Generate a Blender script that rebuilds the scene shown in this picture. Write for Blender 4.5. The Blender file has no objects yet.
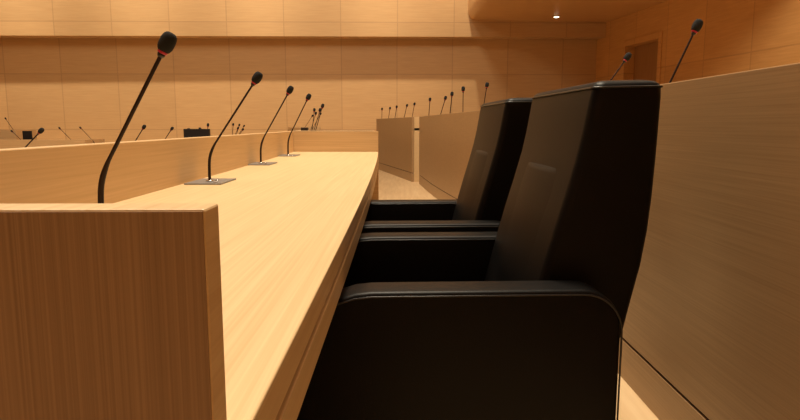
import bpy, bmesh, math, random
from mathutils import Vector, Matrix
random.seed(4)
SC = bpy.context.scene
COL = SC.collection

# ------------------------------------------------------------------ camera
EYE = 0.98
PITCH = math.atan(85/620)
cam_d = bpy.data.cameras.new('camera'); cam = bpy.data.objects.new('camera', cam_d); COL.objects.link(cam)
cam_d.sensor_width = 36; cam_d.sensor_fit = 'HORIZONTAL'; cam_d.lens = 620/800*36
cam_d.clip_start = 0.02; cam_d.clip_end = 200
cam.location = (0, 0, EYE); cam.rotation_euler = (math.radians(90)-PITCH, 0, 0)
SC.camera = cam
# ------------------------------------------------------------------ world, view
w = bpy.data.worlds.new('world'); SC.world = w; w.use_nodes = True
w.node_tree.nodes['Background'].inputs[0].default_value = (1.0, 0.72, 0.42, 1)
w.node_tree.nodes['Background'].inputs[1].default_value = 0.05
SC.view_settings.view_transform = 'Standard'; SC.view_settings.look = 'None'
SC.view_settings.gamma = 1; SC.view_settings.use_curve_mapping = False
SC.view_settings.exposure = 0.75
# ------------------------------------------------------------------ lights (lamps of the hall ceiling)
WARM = (1.0, 0.86, 0.65)
def area(name, loc, sx, sy, power, color=WARM, target=None, spread=180):
    l = bpy.data.lights.new(name, 'AREA'); l.shape = 'RECTANGLE'; l.size = sx; l.size_y = sy
    l.energy = power; l.color = color; l.spread = math.radians(spread)
    o = bpy.data.objects.new(name, l); COL.objects.link(o); o.location = loc
    if target is not None:
        o.rotation_euler = (Vector(target)-Vector(loc)).to_track_quat('-Z', 'Y').to_euler()
    return o
def spot(name, loc, target, power, deg, blend=0.6, color=WARM, r=0.12):
    l = bpy.data.lights.new(name, 'SPOT'); l.energy = power; l.color = color
    l.spot_size = math.radians(deg); l.spot_blend = blend; l.shadow_soft_size = r
    o = bpy.data.objects.new(name, l); COL.objects.link(o); o.location = loc
    o.rotation_euler = (Vector(target)-Vector(loc)).to_track_quat('-Z', 'Y').to_euler()
    return o
CEIL = 9.2
area('ceiling_lamp_desks', (-0.4, 4.0, 8.8), 1.2, 6.0, 700, target=(-0.4, 3.6, 0))
area('ceiling_lamp_hall', (-6.5, 9.0, 8.8), 5.0, 4.0, 230, target=(-6.0, 10.0, 0))
area('ceiling_lamp_rear', (5.6, 7.5, 8.8), 2.0, 5.0, 240, target=(6.6, 12.0, 2.0))
for i, (lx, lp) in enumerate([(-13.2, 1000), (-9.6, 1000), (-6.0, 950), (-2.4, 950), (1.3, 900)]):
    spot('wall_washer', (lx, 16.9, 8.9), (lx, 19.5, 3.2), lp, 74, 0.9)

# ------------------------------------------------------------------ materials
def nodes(name):
    m = bpy.data.materials.new(name); m.use_nodes = True
    nt = m.node_tree; b = nt.nodes['Principled BSDF']
    return m, nt, b
def math_n(nt, op, a, b=None, c=None):
    n = nt.nodes.new('ShaderNodeMath'); n.operation = op
    for i, v in enumerate((a, b, c)):
        if v is None: continue
        if isinstance(v, (int, float)): n.inputs[i].default_value = v
        else: nt.links.new(v, n.inputs[i])
    return n.outputs[0]
def mix(nt, f, a, b, mode='MIX'):
    n = nt.nodes.new('ShaderNodeMix'); n.data_type = 'RGBA'; n.blend_type = mode
    for s, v in ((n.inputs[0], f), (n.inputs[6], a), (n.inputs[7], b)):
        if isinstance(v, (int, float)): s.default_value = v
        elif isinstance(v, tuple): s.default_value = v
        else: nt.links.new(v, s)
    return n.outputs[2]
def noise(nt, vec, scale, detail=3, rough=0.55):
    mp = nt.nodes.new('ShaderNodeMapping'); mp.inputs['Scale'].default_value = scale
    nt.links.new(vec, mp.inputs[0])
    n = nt.nodes.new('ShaderNodeTexNoise'); n.inputs['Scale'].default_value = 1
    n.inputs['Detail'].default_value = detail; n.inputs['Roughness'].default_value = rough
    nt.links.new(mp.outputs[0], n.inputs['Vector'])
    return n.outputs[0]
def ramp(nt, f, stops):
    r = nt.nodes.new('ShaderNodeValToRGB'); nt.links.new(f, r.inputs[0])
    while len(r.color_ramp.elements) < len(stops): r.color_ramp.elements.new(0.5)
    for e, (p, c) in zip(r.color_ramp.elements, stops): e.position = p; e.color = (*c, 1)
    return r.outputs[0]
def wood(name, light, dark, along, fine=160, rough=0.42, contrast=1.0, seams=None, patch=0.0, coat=0.0):
    """veneer with fine straight grain along one axis; seams = (u0, du, v0, dv, width) panel joints in local x / z"""
    m, nt, b = nodes(name)
    tc = nt.nodes.new('ShaderNodeTexCoord').outputs['Object']
    sc = {'X': (1.6, fine, fine), 'Y': (fine, 1.6, fine), 'Z': (fine, fine, 1.6)}[along]
    sc2 = tuple(v*0.22 if v > 2 else v*0.5 for v in sc)
    g1 = noise(nt, tc, sc, 3); g2 = noise(nt, tc, sc2, 4)
    f = math_n(nt, 'ADD', math_n(nt, 'MULTIPLY', g1, 0.75), math_n(nt, 'MULTIPLY', g2, 0.25))
    s = 0.16/contrast
    c = ramp(nt, f, [(0.5-s, dark), (0.5+s, light)])
    if seams:
        u0, du, v0, dv, wd = seams
        sep = nt.nodes.new('ShaderNodeSeparateXYZ'); nt.links.new(tc, sep.inputs[0])
        U = math_n(nt, 'DIVIDE', math_n(nt, 'SUBTRACT', sep.outputs[0], u0), du)
        V = math_n(nt, 'DIVIDE', math_n(nt, 'SUBTRACT', sep.outputs[2], v0), dv)
        fu = math_n(nt, 'FRACT', U); fv = math_n(nt, 'FRACT', V)
        mk = math_n(nt, 'MAXIMUM', math_n(nt, 'LESS_THAN', fu, wd/du), math_n(nt, 'LESS_THAN', fv, wd/dv))
        comb = nt.nodes.new('ShaderNodeCombineXYZ')
        nt.links.new(math_n(nt, 'FLOOR', U), comb.inputs[0]); nt.links.new(math_n(nt, 'FLOOR', V), comb.inputs[1])
        wn = nt.nodes.new('ShaderNodeTexWhiteNoise'); wn.noise_dimensions = '3D'; nt.links.new(comb.outputs[0], wn.inputs[0])
        val = math_n(nt, 'ADD', math_n(nt, 'MULTIPLY', wn.outputs[0], patch), 1-patch)
        hsv = nt.nodes.new('ShaderNodeHueSaturation'); nt.links.new(c, hsv.inputs['Color']); nt.links.new(val, hsv.inputs['Value'])
        c = mix(nt, math_n(nt, 'MULTIPLY', mk, 0.28), hsv.outputs[0], (dark[0]*0.35, dark[1]*0.3, dark[2]*0.3, 1))
    nt.links.new(c, b.inputs['Base Color'])
    b.inputs['Roughness'].default_value = rough
    b.inputs['Coat Weight'].default_value = coat
    bp = nt.nodes.new('ShaderNodeBump'); bp.inputs['Strength'].default_value = 0.06; bp.inputs['Distance'].default_value = 0.002
    nt.links.new(g1, bp.inputs['Height']); nt.links.new(bp.outputs[0], b.inputs['Normal'])
    return m
def plain(name, col, rough=0.5, metal=0.0, emit=None, bump=None, spec=0.5):
    m, nt, b = nodes(name)
    b.inputs['Base Color'].default_value = (*col, 1); b.inputs['Roughness'].default_value = rough
    b.inputs['Metallic'].default_value = metal; b.inputs['Specular IOR Level'].default_value = spec
    tc = nt.nodes.new('ShaderNodeTexCoord').outputs['Object']
    v = noise(nt, tc, (40, 40, 40), 2)
    c = mix(nt, v, tuple(x*0.85 for x in col)+(1,), tuple(min(1, x*1.15) for x in col)+(1,))
    nt.links.new(c, b.inputs['Base Color'])
    if emit:
        b.inputs['Emission Color'].default_value = (*emit[:3], 1); b.inputs['Emission Strength'].default_value = emit[3]
    if bump:
        n = noise(nt, tc, (bump[0],)*3, 3, 0.6)
        bp = nt.nodes.new('ShaderNodeBump'); bp.inputs['Strength'].default_value = bump[1]; bp.inputs['Distance'].default_value = bump[2]
        nt.links.new(n, bp.inputs['Height']); nt.links.new(bp.outputs[0], b.inputs['Normal'])
    return m
OAK_L, OAK_D = (0.66, 0.45, 0.235), (0.50, 0.315, 0.145)
M_top = wood('oak_top', (0.73, 0.545, 0.31), (0.62, 0.435, 0.225), 'Y', 190, 0.38)
M_div = wood('oak_divider', OAK_L, (0.55, 0.36, 0.17), 'Y', 120, 0.45, 0.8)
M_gab_shade = wood('oak_gable_shaded', (0.34, 0.215, 0.115), (0.24, 0.145, 0.072), 'Z', 420, 0.5, 1.2)  # oak darkened to carry the shade on the desk's outer end face
M_end = wood('oak_end', OAK_L, OAK_D, 'X', 120, 0.5, 0.8)
M_part = wood('oak_partition', (0.375, 0.228, 0.105), (0.29, 0.168, 0.072), 'Y', 230, 0.42, 1.0)
M_wall = wood('wall_veneer', (0.60, 0.38, 0.18), (0.50, 0.30, 0.13), 'X', 26, 0.5, 0.6, (-1.86, 1.75, 0.82, 1.73, 0.03), 0.10)
M_wallup = wood('wall_veneer_upper', (0.60, 0.38, 0.18), (0.50, 0.30, 0.13), 'X', 26, 0.5, 0.6, (-1.81, 1.72, 4.05, 1.73, 0.03), 0.10)
M_wallr = wood('wall_veneer_side', (0.68, 0.38, 0.14), (0.55, 0.29, 0.09), 'X', 26, 0.45, 0.7, (0.9, 1.6, 0.7, 1.73, 0.03), 0.12)
M_soff = wood('soffit_veneer', (0.62, 0.37, 0.15), (0.52, 0.29, 0.11), 'X', 20, 0.35, 0.6)
M_door = wood('door_veneer', (0.36, 0.19, 0.075), (0.28, 0.14, 0.05), 'Z', 60, 0.45)
M_floor = wood('floor_oak', (0.74, 0.54, 0.32), (0.60, 0.40, 0.21), 'Y', 22, 0.33, 0.9)
M_dark = plain('dark_groove', (0.07, 0.035, 0.015), 0.8)
M_leather = plain('black_leather', (0.0035, 0.003, 0.003), 0.44, bump=(260, 0.28, 0.0012), spec=0.16)
M_lth_top = plain('black_leather_seam', (0.013, 0.012, 0.012), 0.34, bump=(320, 0.2, 0.001))
M_plast = plain('black_plastic', (0.012, 0.010, 0.010), 0.35)
M_neck = plain('gooseneck_black', (0.016, 0.006, 0.004), 0.42, 0.0, spec=0.3)
M_foam = plain('foam', (0.008, 0.008, 0.008), 0.95, bump=(900, 0.8, 0.001))
M_red = plain('red_ring', (0.40, 0.01, 0.03), 0.3, emit=(1.0, 0.04, 0.06, 0.02))
M_plate = plain('brushed_plate', (0.26, 0.25, 0.24), 0.4, 0.5)
M_chrome = plain('chrome', (0.7, 0.7, 0.7), 0.15, 1.0)
M_screen = plain('dark_screen', (0.008, 0.01, 0.014), 0.3)
M_lamp = plain('lamp_glow', (1, 0.9, 0.7), 0.5, emit=(1, 0.86, 0.6, 2.5))
M_plaster = plain('ceiling_plaster', (0.42, 0.33, 0.22), 0.8)

# ------------------------------------------------------------------ helpers
def link(name, bm, mat, parent=None, smooth=False, bevel=0, seg=2):
    bmesh.ops.recalc_face_normals(bm, faces=bm.faces)
    me = bpy.data.meshes.new(name); bm.to_mesh(me); bm.free()
    if smooth:
        for p in me.polygons: p.use_smooth = True
    me.materials.append(mat)
    o = bpy.data.objects.new(name, me); COL.objects.link(o)
    if parent is not None: o.parent = parent
    if bevel:
        b = o.modifiers.new('bevel', 'BEVEL'); b.width = bevel; b.segments = seg; b.limit_method = 'ANGLE'; b.angle_limit = math.radians(40)
    return o
def thing(name, label, cat, loc=(0, 0, 0), rz=0, group=None):
    o = bpy.data.objects.new(name, None); COL.objects.link(o); o.empty_display_size = 0.1
    o.location = loc; o.rotation_euler = (0, 0, rz); tag(o, label, cat, group); return o
def tag(o, label, cat, group=None):
    o['label'] = label; o['category'] = cat
    if group: o['group'] = group
    return o
def struct(o): o['kind'] = 'structure'; return o
def box(bm, x0, x1, y0, y1, z0, z1):
    v = [bm.verts.new(p) for p in ((x0,y0,z0),(x1,y0,z0),(x1,y1,z0),(x0,y1,z0),(x0,y0,z1),(x1,y0,z1),(x1,y1,z1),(x0,y1,z1))]
    for f in ((0,3,2,1),(4,5,6,7),(0,1,5,4),(1,2,6,5),(2,3,7,6),(3,0,4,7)): bm.faces.new([v[i] for i in f])
    return v
def BM(): return bmesh.new()
def boxo(name, d, mat, parent=None, bevel=0):
    bm = BM(); box(bm, *d); return link(name, bm, mat, parent, bevel=bevel)
def sweep(bm, path, x0, x1, z0, z1):
    """box section [x0,x1]x[z0,z1] offset from a plan path of (x, y) points"""
    rings = []
    for (px, py) in path:
        rings.append([bm.verts.new((px+a, py, z)) for a, z in ((x0, z0), (x1, z0), (x1, z1), (x0, z1))])
    for a, b in zip(rings, rings[1:]):
        for i in range(4): bm.faces.new((a[i], a[(i+1) % 4], b[(i+1) % 4], b[i]))
    bm.faces.new(rings[0][::-1]); bm.faces.new(rings[-1])
def tube(bm, pts, radii, n=12, cap=True):
    pts = [Vector(p) for p in pts]
    if not hasattr(radii, '__len__'): radii = [radii]*len(pts)
    up = Vector((0.13, 0.97, 0.21)).normalized(); rings = []
    for i, p in enumerate(pts):
        t = (pts[min(i+1, len(pts)-1)]-pts[max(i-1, 0)]).normalized()
        a = t.cross(up); 
        if a.length < 0.05: a = t.cross(Vector((1, 0, 0)))
        a.normalize(); b = t.cross(a).normalized()
        rings.append([bm.verts.new(p+(a*math.cos(k*2*math.pi/n)+b*math.sin(k*2*math.pi/n))*radii[i]) for k in range(n)])
    for a, b in zip(rings, rings[1:]):
        for i in range(n): bm.faces.new((a[i], a[(i+1) % n], b[(i+1) % n], b[i]))
    if cap: bm.faces.new(rings[0][::-1]); bm.faces.new(rings[-1])
def smooth_path(pts, it=3):
    pts = [Vector(p) for p in pts]
    for _ in range(it):
        q = [pts[0]]
        for a, b in zip(pts, pts[1:]): q += [a*0.75+b*0.25, a*0.25+b*0.75]
        q.append(pts[-1]); pts = q
    return pts
def lathe_axis(bm, base, axis, prof, n=20):
    """profile of (distance along axis, radius)"""
    axis = Vector(axis).normalized(); base = Vector(base)
    a = axis.orthogonal().normalized(); b = axis.cross(a); rings = []
    for h, r in prof:
        rings.append([bm.verts.new(base+axis*h+(a*math.cos(k*2*math.pi/n)+b*math.sin(k*2*math.pi/n))*max(r, 1e-5)) for k in range(n)])
    for p, q in zip(rings, rings[1:]):
        for i in range(n): bm.faces.new((p[i], p[(i+1) % n], q[(i+1) % n], q[i]))
    bm.faces.new(rings[0][::-1]); bm.faces.new(rings[-1])

# ------------------------------------------------------------------ plan curves of the tiers
K = 0.0118
def cx(y, x0, k=K, ys=3.0): return x0 - k*max(0, y-ys)**2
def path(x0, y0, y1, k=K, ys=3.0, n=24):
    return [(cx(y0+(y1-y0)*i/n, x0, k, ys), y0+(y1-y0)*i/n) for i in range(n+1)]

# ------------------------------------------------------------------ setting
bm = BM(); box(bm, -16, 12, -4, 21.5, -0.45, -0.25)
struct(link('floor', bm, M_floor))
bm = BM(); sweep(bm, path(0, -4, 19, n=40), -1.15, 3.0, -0.249, 0)
struct(link('floor_tier', bm, M_floor))
# wall behind: lower recessed veneer and the upper wall overhanging it
o = boxo('wall_back', (-15, 12, 0, 0.3, -0.25, 3.9), M_wall); o.location = (0, 20.0, 0); o.rotation_euler.z = 0.02; struct(o)
o = boxo('wall_back_upper', (-15, 12, 0, 0.55, 3.645, CEIL), M_wallup); o.location = (0, 19.4, 0); o.rotation_euler.z = 0.02; struct(o)
struct(boxo('ceiling', (-16, 12, -4, 21.5, CEIL, CEIL+0.2), M_plaster))
struct(boxo('wall_left', (-15.3, -15, -4, 21, -0.25, CEIL), M_wall))
struct(boxo('wall_front', (-16, 12, -4.3, -4, -0.25, CEIL), M_door))
# right wall: runs from the far corner towards the viewer, opening out; doorway cut in it
CORN = Vector((6.22, 20.15, 0)); ang = math.atan2(-1, 0.124)
def wall_piece(bm, u0, u1, z0, z1): box(bm, u0, u1, 0, 0.35, z0, z1)
U0, U1, DZ = 1.95, 3.75, 3.2
bm = BM()
wall_piece(bm, -0.6, U0, -0.25, CEIL); wall_piece(bm, U1, 25, -0.25, CEIL); wall_piece(bm, U0, U1, DZ, CEIL)
o = link('wall_right', bm, M_wallr); o.location = CORN; o.rotation_euler.z = ang; struct(o)
d = bpy.data.objects.new('door_1', None); COL.objects.link(d); d.location = CORN; d.rotation_euler.z = ang; struct(d)
boxo('door_leaf', (U0, U1, 0.28, 0.33, 0.19, DZ), M_door, d, 0.004)
bm = BM(); tw = 0.16
box(bm, U0-tw, U0+0.001, -0.03, 0.0, 0.19, DZ+tw); box(bm, U1-0.001, U1+tw, -0.03, 0.0, 0.19, DZ+tw); box(bm, U0, U1, -0.03, 0.0, DZ, DZ+tw)
link('door_frame', bm, M_wallr, d, bevel=0.01)
bm = BM(); tube(bm, [(U0+0.2, 0.24, 1.3), (U0+0.2, 0.24, 1.7)], 0.015); link('door_handle', bm, M_chrome, d, True)
# low ceiling with a rounded left edge over the right rear corner
bm = BM(); prof = []
X0, X1, ZB, R = 2.06, 9.5, 4.14, 0.25
for i in range(9):
    a = math.pi + i/8*math.pi/2
    prof.append((X0+R+R*math.cos(a), ZB+R+R*math.sin(a)))
prof += [(X1, ZB-0.12), (X1, CEIL), (X0, CEIL)]
A = [bm.verts.new((x, 11, z)) for x, z in prof]; B = [bm.verts.new((x, 19.5, z)) for x, z in prof]
bm.faces.new(A); bm.faces.new(B[::-1])
for i in range(len(prof)):
    j = (i+1) % len(prof); bm.faces.new((A[i], A[j], B[j], B[i]))
struct(link('ceiling_soffit', bm, M_soff))

# ------------------------------------------------------------------ desks
def desk_section(label, x0, y0, y1, zt, zf, width=0.765, near_gable=None, far_gable=True, ys=3.0, group='curved oak desks', rot=0.0, k=K):
    t = thing('curved_desk', label, 'desk', (cx(y0, x0, k, ys)-0.4, y0, zf), 0, group)
    def put(name, bm, mat, bev=0.003):
        o = link(name, bm, mat, t, bevel=bev); o.matrix_parent_inverse = Matrix.Translation(t.location).inverted(); return o
    P = path(x0, y0, y1, k, ys)
    bm = BM(); sweep(bm, P, -width, 0, zt-0.045, zt); put('worktop', bm, M_top, 0.002)
    bm = BM(); sweep(bm, P, -0.03, -0.006, zt-0.056, zt-0.045); put('groove', bm, M_dark, 0)
    bm = BM(); sweep(bm, P, -0.035, 0, zt-0.104, zt-0.056); put('edge_apron', bm, M_top, 0.002)
    bm = BM(); sweep(bm, P, -width-0.045, -width, zf, zt+0.185); put('front_divider', bm, M_div, 0.003)
    for yy, s, on in ((y0, -1, near_gable), (y1, 1, far_gable)):
        if not on: continue
        xe = cx(yy, x0, k, ys)-(0.008 if s < 0 else 0); bm = BM()
        ya, yb = (yy-0.03, yy+0.003) if s < 0 else (yy, yy+0.045)
        v = box(bm, xe-width-0.045, xe, ya, yb, zf, zt+0.185)
        if s < 0 and rot:
            for q in v:
                q.co.y += (q.co.x-xe)*rot
        put('end_panel', bm, M_top if (s < 0) else M_end, 0.0018)
        if s < 0:      # thin sheet: shade of the outer face painted into its brown upright grain
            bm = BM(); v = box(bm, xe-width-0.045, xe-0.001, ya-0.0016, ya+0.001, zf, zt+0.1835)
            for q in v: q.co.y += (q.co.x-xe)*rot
            put('shaded_face', bm, M_gab_shade, 0)
    return t
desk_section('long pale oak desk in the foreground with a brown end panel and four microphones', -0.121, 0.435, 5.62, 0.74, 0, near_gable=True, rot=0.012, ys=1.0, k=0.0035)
desk_section('oak desk beyond the far end of the foreground desk, only its rim showing', -0.125, 6.3, 15.5, 0.74, 0, near_gable=True)
desk_section('lower tier oak desk hidden behind the foreground desk divider, on the left', -2.25, 3.2, 16.0, 0.49, -0.25, near_gable=True)

# row behind: tall partition with groove and kick plate, its worktop behind
def rear_row(label, P, yy, group='partitioned rear desks'):
    t = thing('rear_desk', label, 'desk', (P[0][0], P[0][1], 0), 0, group)
    def put(name, bm, mat, bev=0.003):
        o = link(name, bm, mat, t, bevel=bev); o.matrix_parent_inverse = Matrix.Translation(t.location).inverted(); return o
    bm = BM(); sweep(bm, P, 0, 0.04, 0.158, 1.115); put('partition', bm, M_part)
    bm = BM(); sweep(bm, P, 0.008, 0.03, 0.148, 0.158); put('groove', bm, M_dark, 0)
    bm = BM(); sweep(bm, P, 0, 0.04, 0, 0.148); put('kick_plate', bm, M_part, 0.002)
    bm = BM(); sweep(bm, P, 0.04, 0.72, 0.885, 0.93); put('worktop', bm, M_top)
    bm = BM(); sweep(bm, P, 0.60, 0.63, 0.0, 0.885); put('rear_panel', bm, M_part, 0)
    return t
def smoothP(pts, n=3):
    return [(p.x, p.y) for p in smooth_path([(a, b, 0) for a, b in pts], n)]
PA = smoothP([(0.87, -1.6), (0.87, 2.6), (0.86, 4.0), (0.72, 6.2), (0.46, 8.5), (0.32, 10.4)])
PB = smoothP([(0.205, 10.75), (-0.14, 12.3), (-0.53, 14.0)])
rear_row('tall oak partition desk along the right side behind the leather chairs', PA, 0)
t = rear_row('far oak partition desk past the aisle gap, middle of the photo', PB, 0)
bm = BM(); box(bm, 0.245, 0.93, 10.75, 10.79, 0, 1.115)
o = link('end_panel', bm, M_div, t, bevel=0.003); o.matrix_parent_inverse = Matrix.Translation(t.location).inverted()
# opposite desks far on the left
def far_desk(label, x0, x1, y, ztop, zf):
    t = thing('straight_desk', label, 'desk', ((x0+x1)/2, y, zf), 0)
    L = (x1-x0)/2
    boxo('front_panel', (-L, L, 0, 0.05, 0, ztop-zf), M_end, t, 0.004)
    boxo('worktop', (-L, L, 0.05, 0.8, ztop-zf-0.225, ztop-zf-0.18), M_top, t, 0.003)
    boxo('end_panel', (L, L+0.04, 0, 0.8, 0, ztop-zf), M_end, t, 0.003)
far_desk('distant oak desk front at the left edge carrying a small black monitor', -10.5, -6.1, 12.0, 0.70, -0.25)
far_desk('farthest oak desk front at the extreme left edge, higher than the one before it', -14.0, -8.65, 14.0, 0.87, -0.25)

# ------------------------------------------------------------------ microphones
def mic(label, base, head, group, s=1.0, plate=True, hs=1.0, seg=14, fine=True, r=0.0046):
    """base point on the desk, head = centre of the foam"""
    t = thing('gooseneck_microphone', label, 'microphone', base, 0, group)
    B = Vector((0, 0, 0)); H = Vector(head)-Vector(base)
    if plate:
        pl = boxo('base_plate', (-0.075, 0.075, -0.10, 0.14, 0.0, 0.006), M_plate, t, 0.0015)
        if fine:
            for bx, by in ((0.045, -0.07), (0.02, 0.03)):
                bm = BM(); lathe_axis(bm, (bx, by, 0.006), (0, 0, 1), [(0, 0.008), (0.003, 0.008), (0.004, 0.006)], 14)
                q = link('button', bm, M_chrome, pl, True)
            bm = BM(); lathe_axis(bm, (0, 0, 0.006), (0, 0, 1), [(0, 0.016), (0.004, 0.016), (0.006, 0.011)], 16); link('mounting_ring', bm, M_chrome, pl, True)
    # bent lower neck then straight upper
    kn = Vector((H.x*0.11, H.y*0.11, H.z*0.36))
    top_dir = (H-kn).normalized()
    neck_end = H - top_dir*0.030*hs
    pts = [B, Vector((0, 0, H.z*0.15)), Vector((H.x*0.02, H.y*0.02, H.z*0.26)), kn, kn*0.88+neck_end*0.12, kn*0.6+neck_end*0.4, neck_end]
    pts = smooth_path(pts, 2)
    rr = []
    for i, p in enumerate(pts):
        f = i/(len(pts)-1)
        rr.append(r*1.35 if f < 0.42 else r*(1.35-(f-0.42)*3.0) if f < 0.56 else r*0.92)
    rr[0] = r*2.0; rr[1] = r*1.6
    bm = BM(); tube(bm, pts, rr, 10 if fine else 6); link('gooseneck', bm, M_neck, t, True)
    bm = BM(); lathe_axis(bm, neck_end-top_dir*0.008*hs, top_dir, [(0, 0.006*hs), (0.004*hs, 0.0085*hs), (0.011*hs, 0.010*hs)], seg); link('collar', bm, M_plast, t, True)
    bm = BM(); lathe_axis(bm, neck_end+top_dir*0.002*hs, top_dir, [(0, 0.0095*hs), (0.001*hs, 0.0118*hs), (0.006*hs, 0.0122*hs), (0.007*hs, 0.010*hs)], seg); link('light_ring', bm, M_red, t, True)
    prof = []
    for i in range(13):
        a = -math.pi/2+i/12*math.pi
        prof.append((0.031*hs+math.copysign(abs(math.sin(a))**0.85, math.sin(a))*0.026*hs, 0.0190*hs*abs(math.cos(a))**0.62))
    bm = BM(); lathe_axis(bm, neck_end, top_dir, prof, seg+4); link('windscreen', bm, M_foam, t, True)
    return t
p_ = PITCH; c_, s_ = math.cos(p_), math.sin(p_)
def at(px, py, Y):
    """place of a feature seen at (px, py) that stands Y metres down the hall"""
    a = (px-400)/620; b = (210-py)/620; t = Y/(c_+b*s_)
    return (a*t, Y, EYE+(-s_+b*c_)*t)
G1 = 'microphones on the foreground desk'
mic('largest black gooseneck microphone behind the brown end panel, left foreground', (-0.681, 1.40, 0.74), at(167, 43, 1.41), G1, hs=0.93, seg=24, r=0.0050)
mic('second black microphone from the front on a grey plate on the pale desk', (-0.800, 2.60, 0.74), at(257, 78, 2.62), G1, seg=20)
mic('third black microphone along the pale desk, between the larger and the farthest', (-0.856, 3.82, 0.74), at(290, 90, 3.84), G1, seg=16)
mic('farthest black microphone on the foreground desk, near its end panel', (-0.878, 4.88, 0.74), at(308.5, 97, 4.90), G1, seg=16)
G2 = 'microphones clustered on the desk past the foreground desk end'
far2 = [(322.6, 106, 7.2, 'tallest right microphone of the dark cluster beyond the desk end'),
        (320, 110, 8.4, 'microphone just under the tallest one in the cluster beyond the desk end'),
        (314.3, 110, 9.0, 'upper left microphone of the cluster beyond the desk end'),
        (315.8, 113.3, 10.8, 'inner left microphone of the cluster beyond the desk end'),
        (320.5, 113.8, 12.0, 'lower right small microphone of the cluster beyond the desk end'),
        (312.5, 115.8, 14.0, 'lowest leftmost small microphone of the cluster beyond the desk end')]
for px, py, Y, lb in far2:
    h = at(px, py, Y); bx = min(cx(Y, -0.125)-0.62, h[0]-0.10)
    bx = max(bx, cx(Y, -0.125)-0.72)
    mic(lb, (bx, Y, 0.74), h, G2, plate=False, seg=10, fine=False)
G3 = 'microphones on the rear row behind the right partition'
rear = [(697, 26, 2.54, 1.00, 'big microphone standing over the right partition, rightmost in the photo'),
        (627.5, 57, 3.74, 1.00, 'tilted microphone just right above the near leather chair headrest'),
        (487, 85, 6.2, 0.80, 'microphone over the partition, nearest to the farther chair headrest'),
        (462.6, 89, 7.1, None, 'upright microphone, second to the left of the farther chair'),
        (452, 94, 8.0, None, 'microphone third to the left of the farther chair, closely paired'),
        (445.5, 98, 8.7, None, 'leaning microphone, fourth to the left of the farther chair'),
        (430, 99.5, 9.8, None, 'microphone standing alone just right of the partition step'),
        (414.5, 104, 12.0, None, 'rightmost microphone of the five small ones over the far partition'),
        (407, 105.5, 12.5, None, 'second from the right of the five small ones over the far partition'),
        (396.7, 106.8, 13.0, None, 'middle one of the five small microphones over the far partition'),
        (390, 108.2, 13.5, None, 'second from the left of the five small ones over the far partition'),
        (382, 109, 13.9, None, 'leftmost of the five small microphones over the far partition')]
def px_at(P, y):
    for (x0, y0), (x1, y1) in zip(P, P[1:]):
        if y0 <= y <= y1: return x0+(x1-x0)*(y-y0)/(y1-y0)
    return P[-1][0]
stem = {0: 1.045, 1: 1.12}
foot = {2: 482, 3: 462, 4: 449.5, 5: 440, 6: 428.5, 7: 412, 8: 404, 9: 395, 10: 388.5, 11: 382}
for i, (px, py, Y, bx, lb) in enumerate(rear):
    h = at(px, py, Y)
    if i in stem: b = (stem[i], Y, 0.93)
    else:
        P = PA if Y < 10.5 else PB
        fx = (foot[i]-400)/620*Y
        b = (min(max(fx-(h[0]-fx)*0.3, px_at(P, Y)+0.08), px_at(P, Y)+0.6), Y, 0.93)
        h = (max(h[0], b[0]), h[1], h[2])
    mic(lb, b, h, G3, plate=(i < 2), seg=16 if i < 3 else 10, fine=i < 3, r=0.0046 if i < 4 else 0.006, hs=1.0 if i < 3 else 1.1)
G4 = 'microphones on the lower left tier'
for px, py, Y, lb in [(41, 130.8, 5.0, 'microphone peeking over the divider at far left beside the small black monitor'),
                      (144, 127, 6.6, 'small microphone over the divider, left one of the pair before the wide black box'),
                      (172, 128.6, 8.2, 'small microphone over the divider, right one of the pair, next to the wide black box')]:
    h = at(px, py, Y); mic(lb, (h[0]-(0.33 if px < 100 else 0.23), Y, 0.49), h, G4, plate=False, seg=14, fine=False, r=0.006)
for px, py, Y, lb in [(208, 125, 9.6, 'tiny microphone rising over the right end of the wide black box'),
                      (233.2, 124.5, 12.3, 'tiny microphone, leftmost of five specks right of the wide black box'),
                      (239.3, 125, 13.1, 'tiny microphone, upper middle of five specks right of the wide black box'),
                      (238, 128.2, 11.6, 'tiny microphone, lower middle of five specks right of the wide black box'),
                      (244, 126, 14.4, 'tiny microphone, upper right of five specks right of the wide black box'),
                      (243, 129.4, 12.7, 'tiny microphone, lower right of five specks right of the wide black box')]:
    h = at(px, py, Y)
    xl = cx(Y, -2.25)
    mic(lb, (min(h[0]-0.04, xl-0.03), Y, 0.49), h, G4, plate=False, seg=8, fine=False, r=0.006)
G5 = 'microphones on the distant left desks'
for px, py, fx, fy, Y, zb, lb in [(5.5, 118.5, 13, 133, 14.3, 0.69, 'faint tiny microphone at the left edge, the highest of the distant ones'),
                              (11.8, 131.2, 18, 139, 12.3, 0.52, 'faint tiny microphone left of the small black monitor'),
                              (59.5, 128.2, 66, 137, 12.3, 0.52, 'faint tiny microphone right of the small black monitor, nearer to it'),
                              (80.5, 127.8, 87, 137, 12.3, 0.52, 'faint tiny microphone right of the small black monitor, farther from it')]:
    h = at(px, py, Y); f = at(fx, fy, Y)
    k = (h[2]-zb)/(h[2]-f[2]); mic(lb, (h[0]+(f[0]-h[0])*k, Y, zb), h, G5, plate=False, seg=8, fine=False, r=0.006, hs=0.9)

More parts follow.
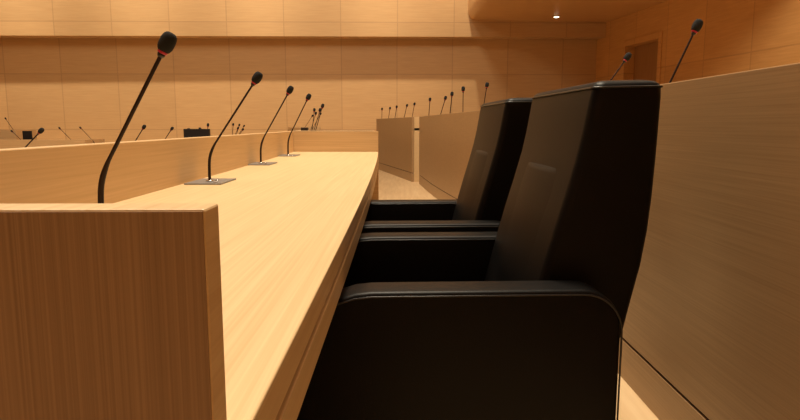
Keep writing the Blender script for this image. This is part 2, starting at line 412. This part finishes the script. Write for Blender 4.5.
# ------------------------------------------------------------------ monitors and small black boxes
t = thing('small_monitor', 'small square black monitor on the distant left desk', 'monitor', (at(27.5, 135, 12.35)[0], 12.35, 0.52))
boxo('foot', (-0.06, 0.06, -0.05, 0.05, 0, 0.012), M_plast, t, 0.003)
boxo('neck', (-0.015, 0.015, -0.01, 0.01, 0.012, 0.12), M_plast, t)
boxo('housing', (-0.09, 0.09, -0.015, 0.015, 0.10, 0.345), M_plast, t, 0.004)
boxo('screen', (-0.08, 0.08, -0.017, -0.015, 0.11, 0.335), M_screen, t)
t = thing('wide_monitor', 'wide black monitor box behind the desk divider, left of centre', 'monitor', (at(197, 133, 8.9)[0], 8.9, 0.49))
boxo('foot', (-0.12, 0.12, -0.09, 0.09, 0, 0.015), M_plast, t, 0.004)
boxo('neck', (-0.03, 0.03, -0.015, 0.015, 0.015, 0.2), M_plast, t)
boxo('housing', (-0.185, 0.185, -0.025, 0.025, 0.14, 0.435), M_plast, t, 0.006)
boxo('screen', (-0.17, 0.17, -0.028, -0.025, 0.155, 0.42), M_screen, t)
bm = BM(); box(bm, -0.13, -0.10, -0.02, 0.02, 0.435, 0.445); box(bm, 0.03, 0.06, -0.02, 0.02, 0.435, 0.455)
link('top_knob', bm, M_plast, t, bevel=0.003)
q = boxo('cable_box', (-0.035, 0.035, -0.03, 0.03, 0, 0.03), M_plast, None, 0.004)
q.location = (at(304.7, 128.6, 6.32)[0], 6.315, 0.925)
tag(q, 'tiny black box on the rim just left of the microphone cluster', 'box')

# ------------------------------------------------------------------ soffit downlight
L = at(555, 13, 19.0); 
t = thing('downlight', 'small lit round downlight in the low wooden ceiling', 'light', (4.52, 18.5, 4.08))
bm = BM(); lathe_axis(bm, (0, 0, 0.03), (0, 0, -1), [(0, 0.10), (0.035, 0.10), (0.04, 0.085)], 24); link('trim_ring', bm, M_chrome, t, True)
bm = BM(); lathe_axis(bm, (0, 0, -0.009), (0, 0, -1), [(0, 0.08), (0.012, 0.07), (0.02, 0.03)], 24); link('lens', bm, M_lamp, t, True)
spot('downlight_beam', (4.52, 18.5, 4.0), (4.52, 18.5, 0), 14, 120, 1.0, r=0.05)

# ------------------------------------------------------------------ leather chairs
def rr_section(bm, xf, xr, hw, z, rc, n=5, tilt=0.0):
    """rounded rectangle ring, xf front .. xr rear, half width hw in y"""
    vs = []
    cs = [(xr-rc, hw-rc, 0), (xf+rc, hw-rc, 1), (xf+rc, -hw+rc, 2), (xr-rc, -hw+rc, 3)]
    for x, y, q in cs:
        for i in range(n+1):
            a = q*math.pi/2+i/n*math.pi/2
            px, py = x+rc*math.cos(a), y+rc*math.sin(a)
            vs.append(bm.verts.new((px, py, z+tilt*(px-xf))))
    return vs
def loft(bm, rings):
    n = len(rings[0])
    for a, b in zip(rings, rings[1:]):
        for i in range(n): bm.faces.new((a[i], a[(i+1) % n], b[(i+1) % n], b[i]))
    bm.faces.new(rings[0][::-1]); bm.faces.new(rings[-1])
def interp(tab, z):
    for (z0, a0), (z1, a1) in zip(tab, tab[1:]):
        if z0 <= z <= z1:
            f = (z-z0)/(z1-z0); return a0+(a1-a0)*f
    return tab[-1][1] if z > tab[-1][0] else tab[0][1]
FR = [(0.36, 0.245), (0.50, 0.275), (0.64, 0.310), (0.75, 0.340), (0.88, 0.378), (0.96, 0.395), (1.06, 0.412)]
RE = [(0.36, 0.465), (0.46, 0.500), (0.69, 0.548), (0.80, 0.560), (0.92, 0.566), (1.06, 0.568)]
HW = 0.274
def arm_panel(sgn):
    """rounded side panel: thick upholstered board, outline in XZ"""
    x0, x1, z0, z1 = -0.255, 0.458, 0.20, 0.634
    out = []
    for (ccx, ccz, r, q) in ((x1-0.085, z1-0.085, 0.085, 0), (x0+0.18, z1-0.18, 0.18, 1), (x0+0.03, z0+0.03, 0.03, 2), (x1-0.03, z0+0.03, 0.03, 3)):
        for i in range(9):
            a = q*math.pi/2+i/8*math.pi/2
            out.append((ccx+r*math.cos(a), ccz+r*math.sin(a)))
    return out
def make_chair(label):
    t = thing('leather_armchair', label, 'chair', (0.16, 0, 0), 0, 'black leather armchairs at the desk')
    def put(name, bm, mat, sm=True, bev=0, par=None, seg=2):
        for v in bm.verts: v.co.x -= 0.16
        return link(name, bm, mat, par or t, sm, bev, seg)
    # backrest
    bm = BM(); rings = []
    zs = [0.36, 0.42, 0.5, 0.58, 0.66, 0.74, 0.82, 0.9, 0.96, 1.01, 1.04]
    for z in zs:
        rings.append(rr_section(bm, interp(FR, z), interp(RE, z), HW-0.004*abs(math.sin(z*9)), z, 0.022))
    for dz, ins in ((0.052, 0.001), (0.060, 0.004), (0.066, 0.012), (0.070, 0.03), (0.072, 0.055)):
        z = 1.008+dz
        rings.append(rr_section(bm, 0.412+ins, 0.568-ins, HW-ins, z, max(0.022-ins*0.3, 0.008), tilt=0.02))
    loft(bm, rings); back = put('backrest', bm, M_leather)
    # piping around the top rim
    bm = BM()
    ring = rr_section(bm, 0.411, 0.569, HW+0.001, 1.061, 0.023, tilt=0.02); pts = [v.co.copy() for v in ring]
    bmesh.ops.delete(bm, geom=list(bm.verts)); tube(bm, pts+[pts[0]], 0.0025, 6); put('rim_piping', bm, M_lth_top, par=back)
    # lumbar cushion set into the front, ending in a crease under the head section
    bm = BM(); rings = []
    for z, d, w in ((0.50, -0.010, 0.13), (0.52, 0.002, 0.15), (0.60, 0.004, 0.165), (0.70, 0.005, 0.17), (0.80, 0.007, 0.17), (0.86, 0.009, 0.168), (0.874, 0.007, 0.164), (0.880, -0.008, 0.16)):
        f = interp(FR, z); 
        ring = [bm.verts.new((f+0.002-(d+0.002)*(1-(j/9)**2), j/9*w, z)) for j in range(-9, 10)]
        rings.append(ring+[bm.verts.new((f+0.05, w*0.9, z)), bm.verts.new((f+0.05, -w*0.9, z))])
    loft(bm, rings); put('lumbar_cushion', bm, M_leather, par=back)
    # seat cushion
    bm = BM(); rings = []
    for z, ins in ((0.27, 0.03), (0.28, 0.008), (0.32, 0.0), (0.40, 0.0), (0.445, 0.004), (0.462, 0.018), (0.47, 0.05)):
        rings.append(rr_section(bm, -0.16+ins, 0.30, 0.265-ins*0.6, z, 0.04))
    loft(bm, rings); put('seat', bm, M_leather)
    # armrests
    for s in (-1, 1):
        out = arm_panel(s); yi, yo = s*0.275, s*0.370
        bm = BM(); A = [bm.verts.new((x, yi, z)) for x, z in out]; B = [bm.verts.new((x, yo, z)) for x, z in out]
        bm.faces.new(A); bm.faces.new(B[::-1]); n = len(out)
        for i in range(n): bm.faces.new((A[i], A[(i+1) % n], B[(i+1) % n], B[i]))
        arm = put('armrest', bm, M_leather, False, 0.010, seg=4)
        for p in arm.data.polygons: p.use_smooth = True
        # narrow stitched welt following both top edges of the pad
        for yy in (yo-s*0.001, yi+s*0.001):
            bm = BM(); k = [(x+(0.001 if x > 0.1 else -0.001), yy, z-0.010) for x, z in out[0:18]]
            k = [(0.459, yy, 0.25)]+k
            tube(bm, k, 0.0022, 6); put('welt', bm, M_lth_top, par=arm)
    # base
    bm = BM(); lathe_axis(bm, (0.16, 0, 0.06), (0, 0, 1), [(0, 0.05), (0.02, 0.05), (0.03, 0.03), (0.19, 0.03), (0.20, 0.09), (0.215, 0.09)], 20); put('column', bm, M_plast)
    for k in range(5):
        a = k*2*math.pi/5+0.3; bm = BM()
        tube(bm, [(0.16+0.03*math.cos(a), 0.03*math.sin(a), 0.085), (0.16+0.27*math.cos(a), 0.27*math.sin(a), 0.062)], [0.022, 0.014], 8); f = put('foot', bm, M_plast)
        bm = BM(); lathe_axis(bm, (0.16+0.27*math.cos(a)-0.02*math.sin(a), 0.27*math.sin(a)+0.02*math.cos(a), 0.027), (math.sin(a), -math.cos(a), 0), [(0, 0.022), (0.005, 0.027), (0.035, 0.027), (0.04, 0.022)], 16); put('caster', bm, M_plast, par=f)
    return t
c1 = make_chair('near black leather armchair with tall headrest, filling the lower middle')
c1.location = (0.16, 1.635, 0); c1.rotation_euler.z = math.radians(2.5)
def dup(root, loc, label):
    r = root.copy(); COL.objects.link(r); r.location = loc; r['label'] = label
    for ch in list(root.children):
        c = ch.copy(); COL.objects.link(c); c.parent = r
        for g in list(ch.children):
            q = g.copy(); COL.objects.link(q); q.parent = c
    return r
c2 = dup(c1, (0.118, 2.525, 0), 'farther black leather armchair partly hidden behind the near one')
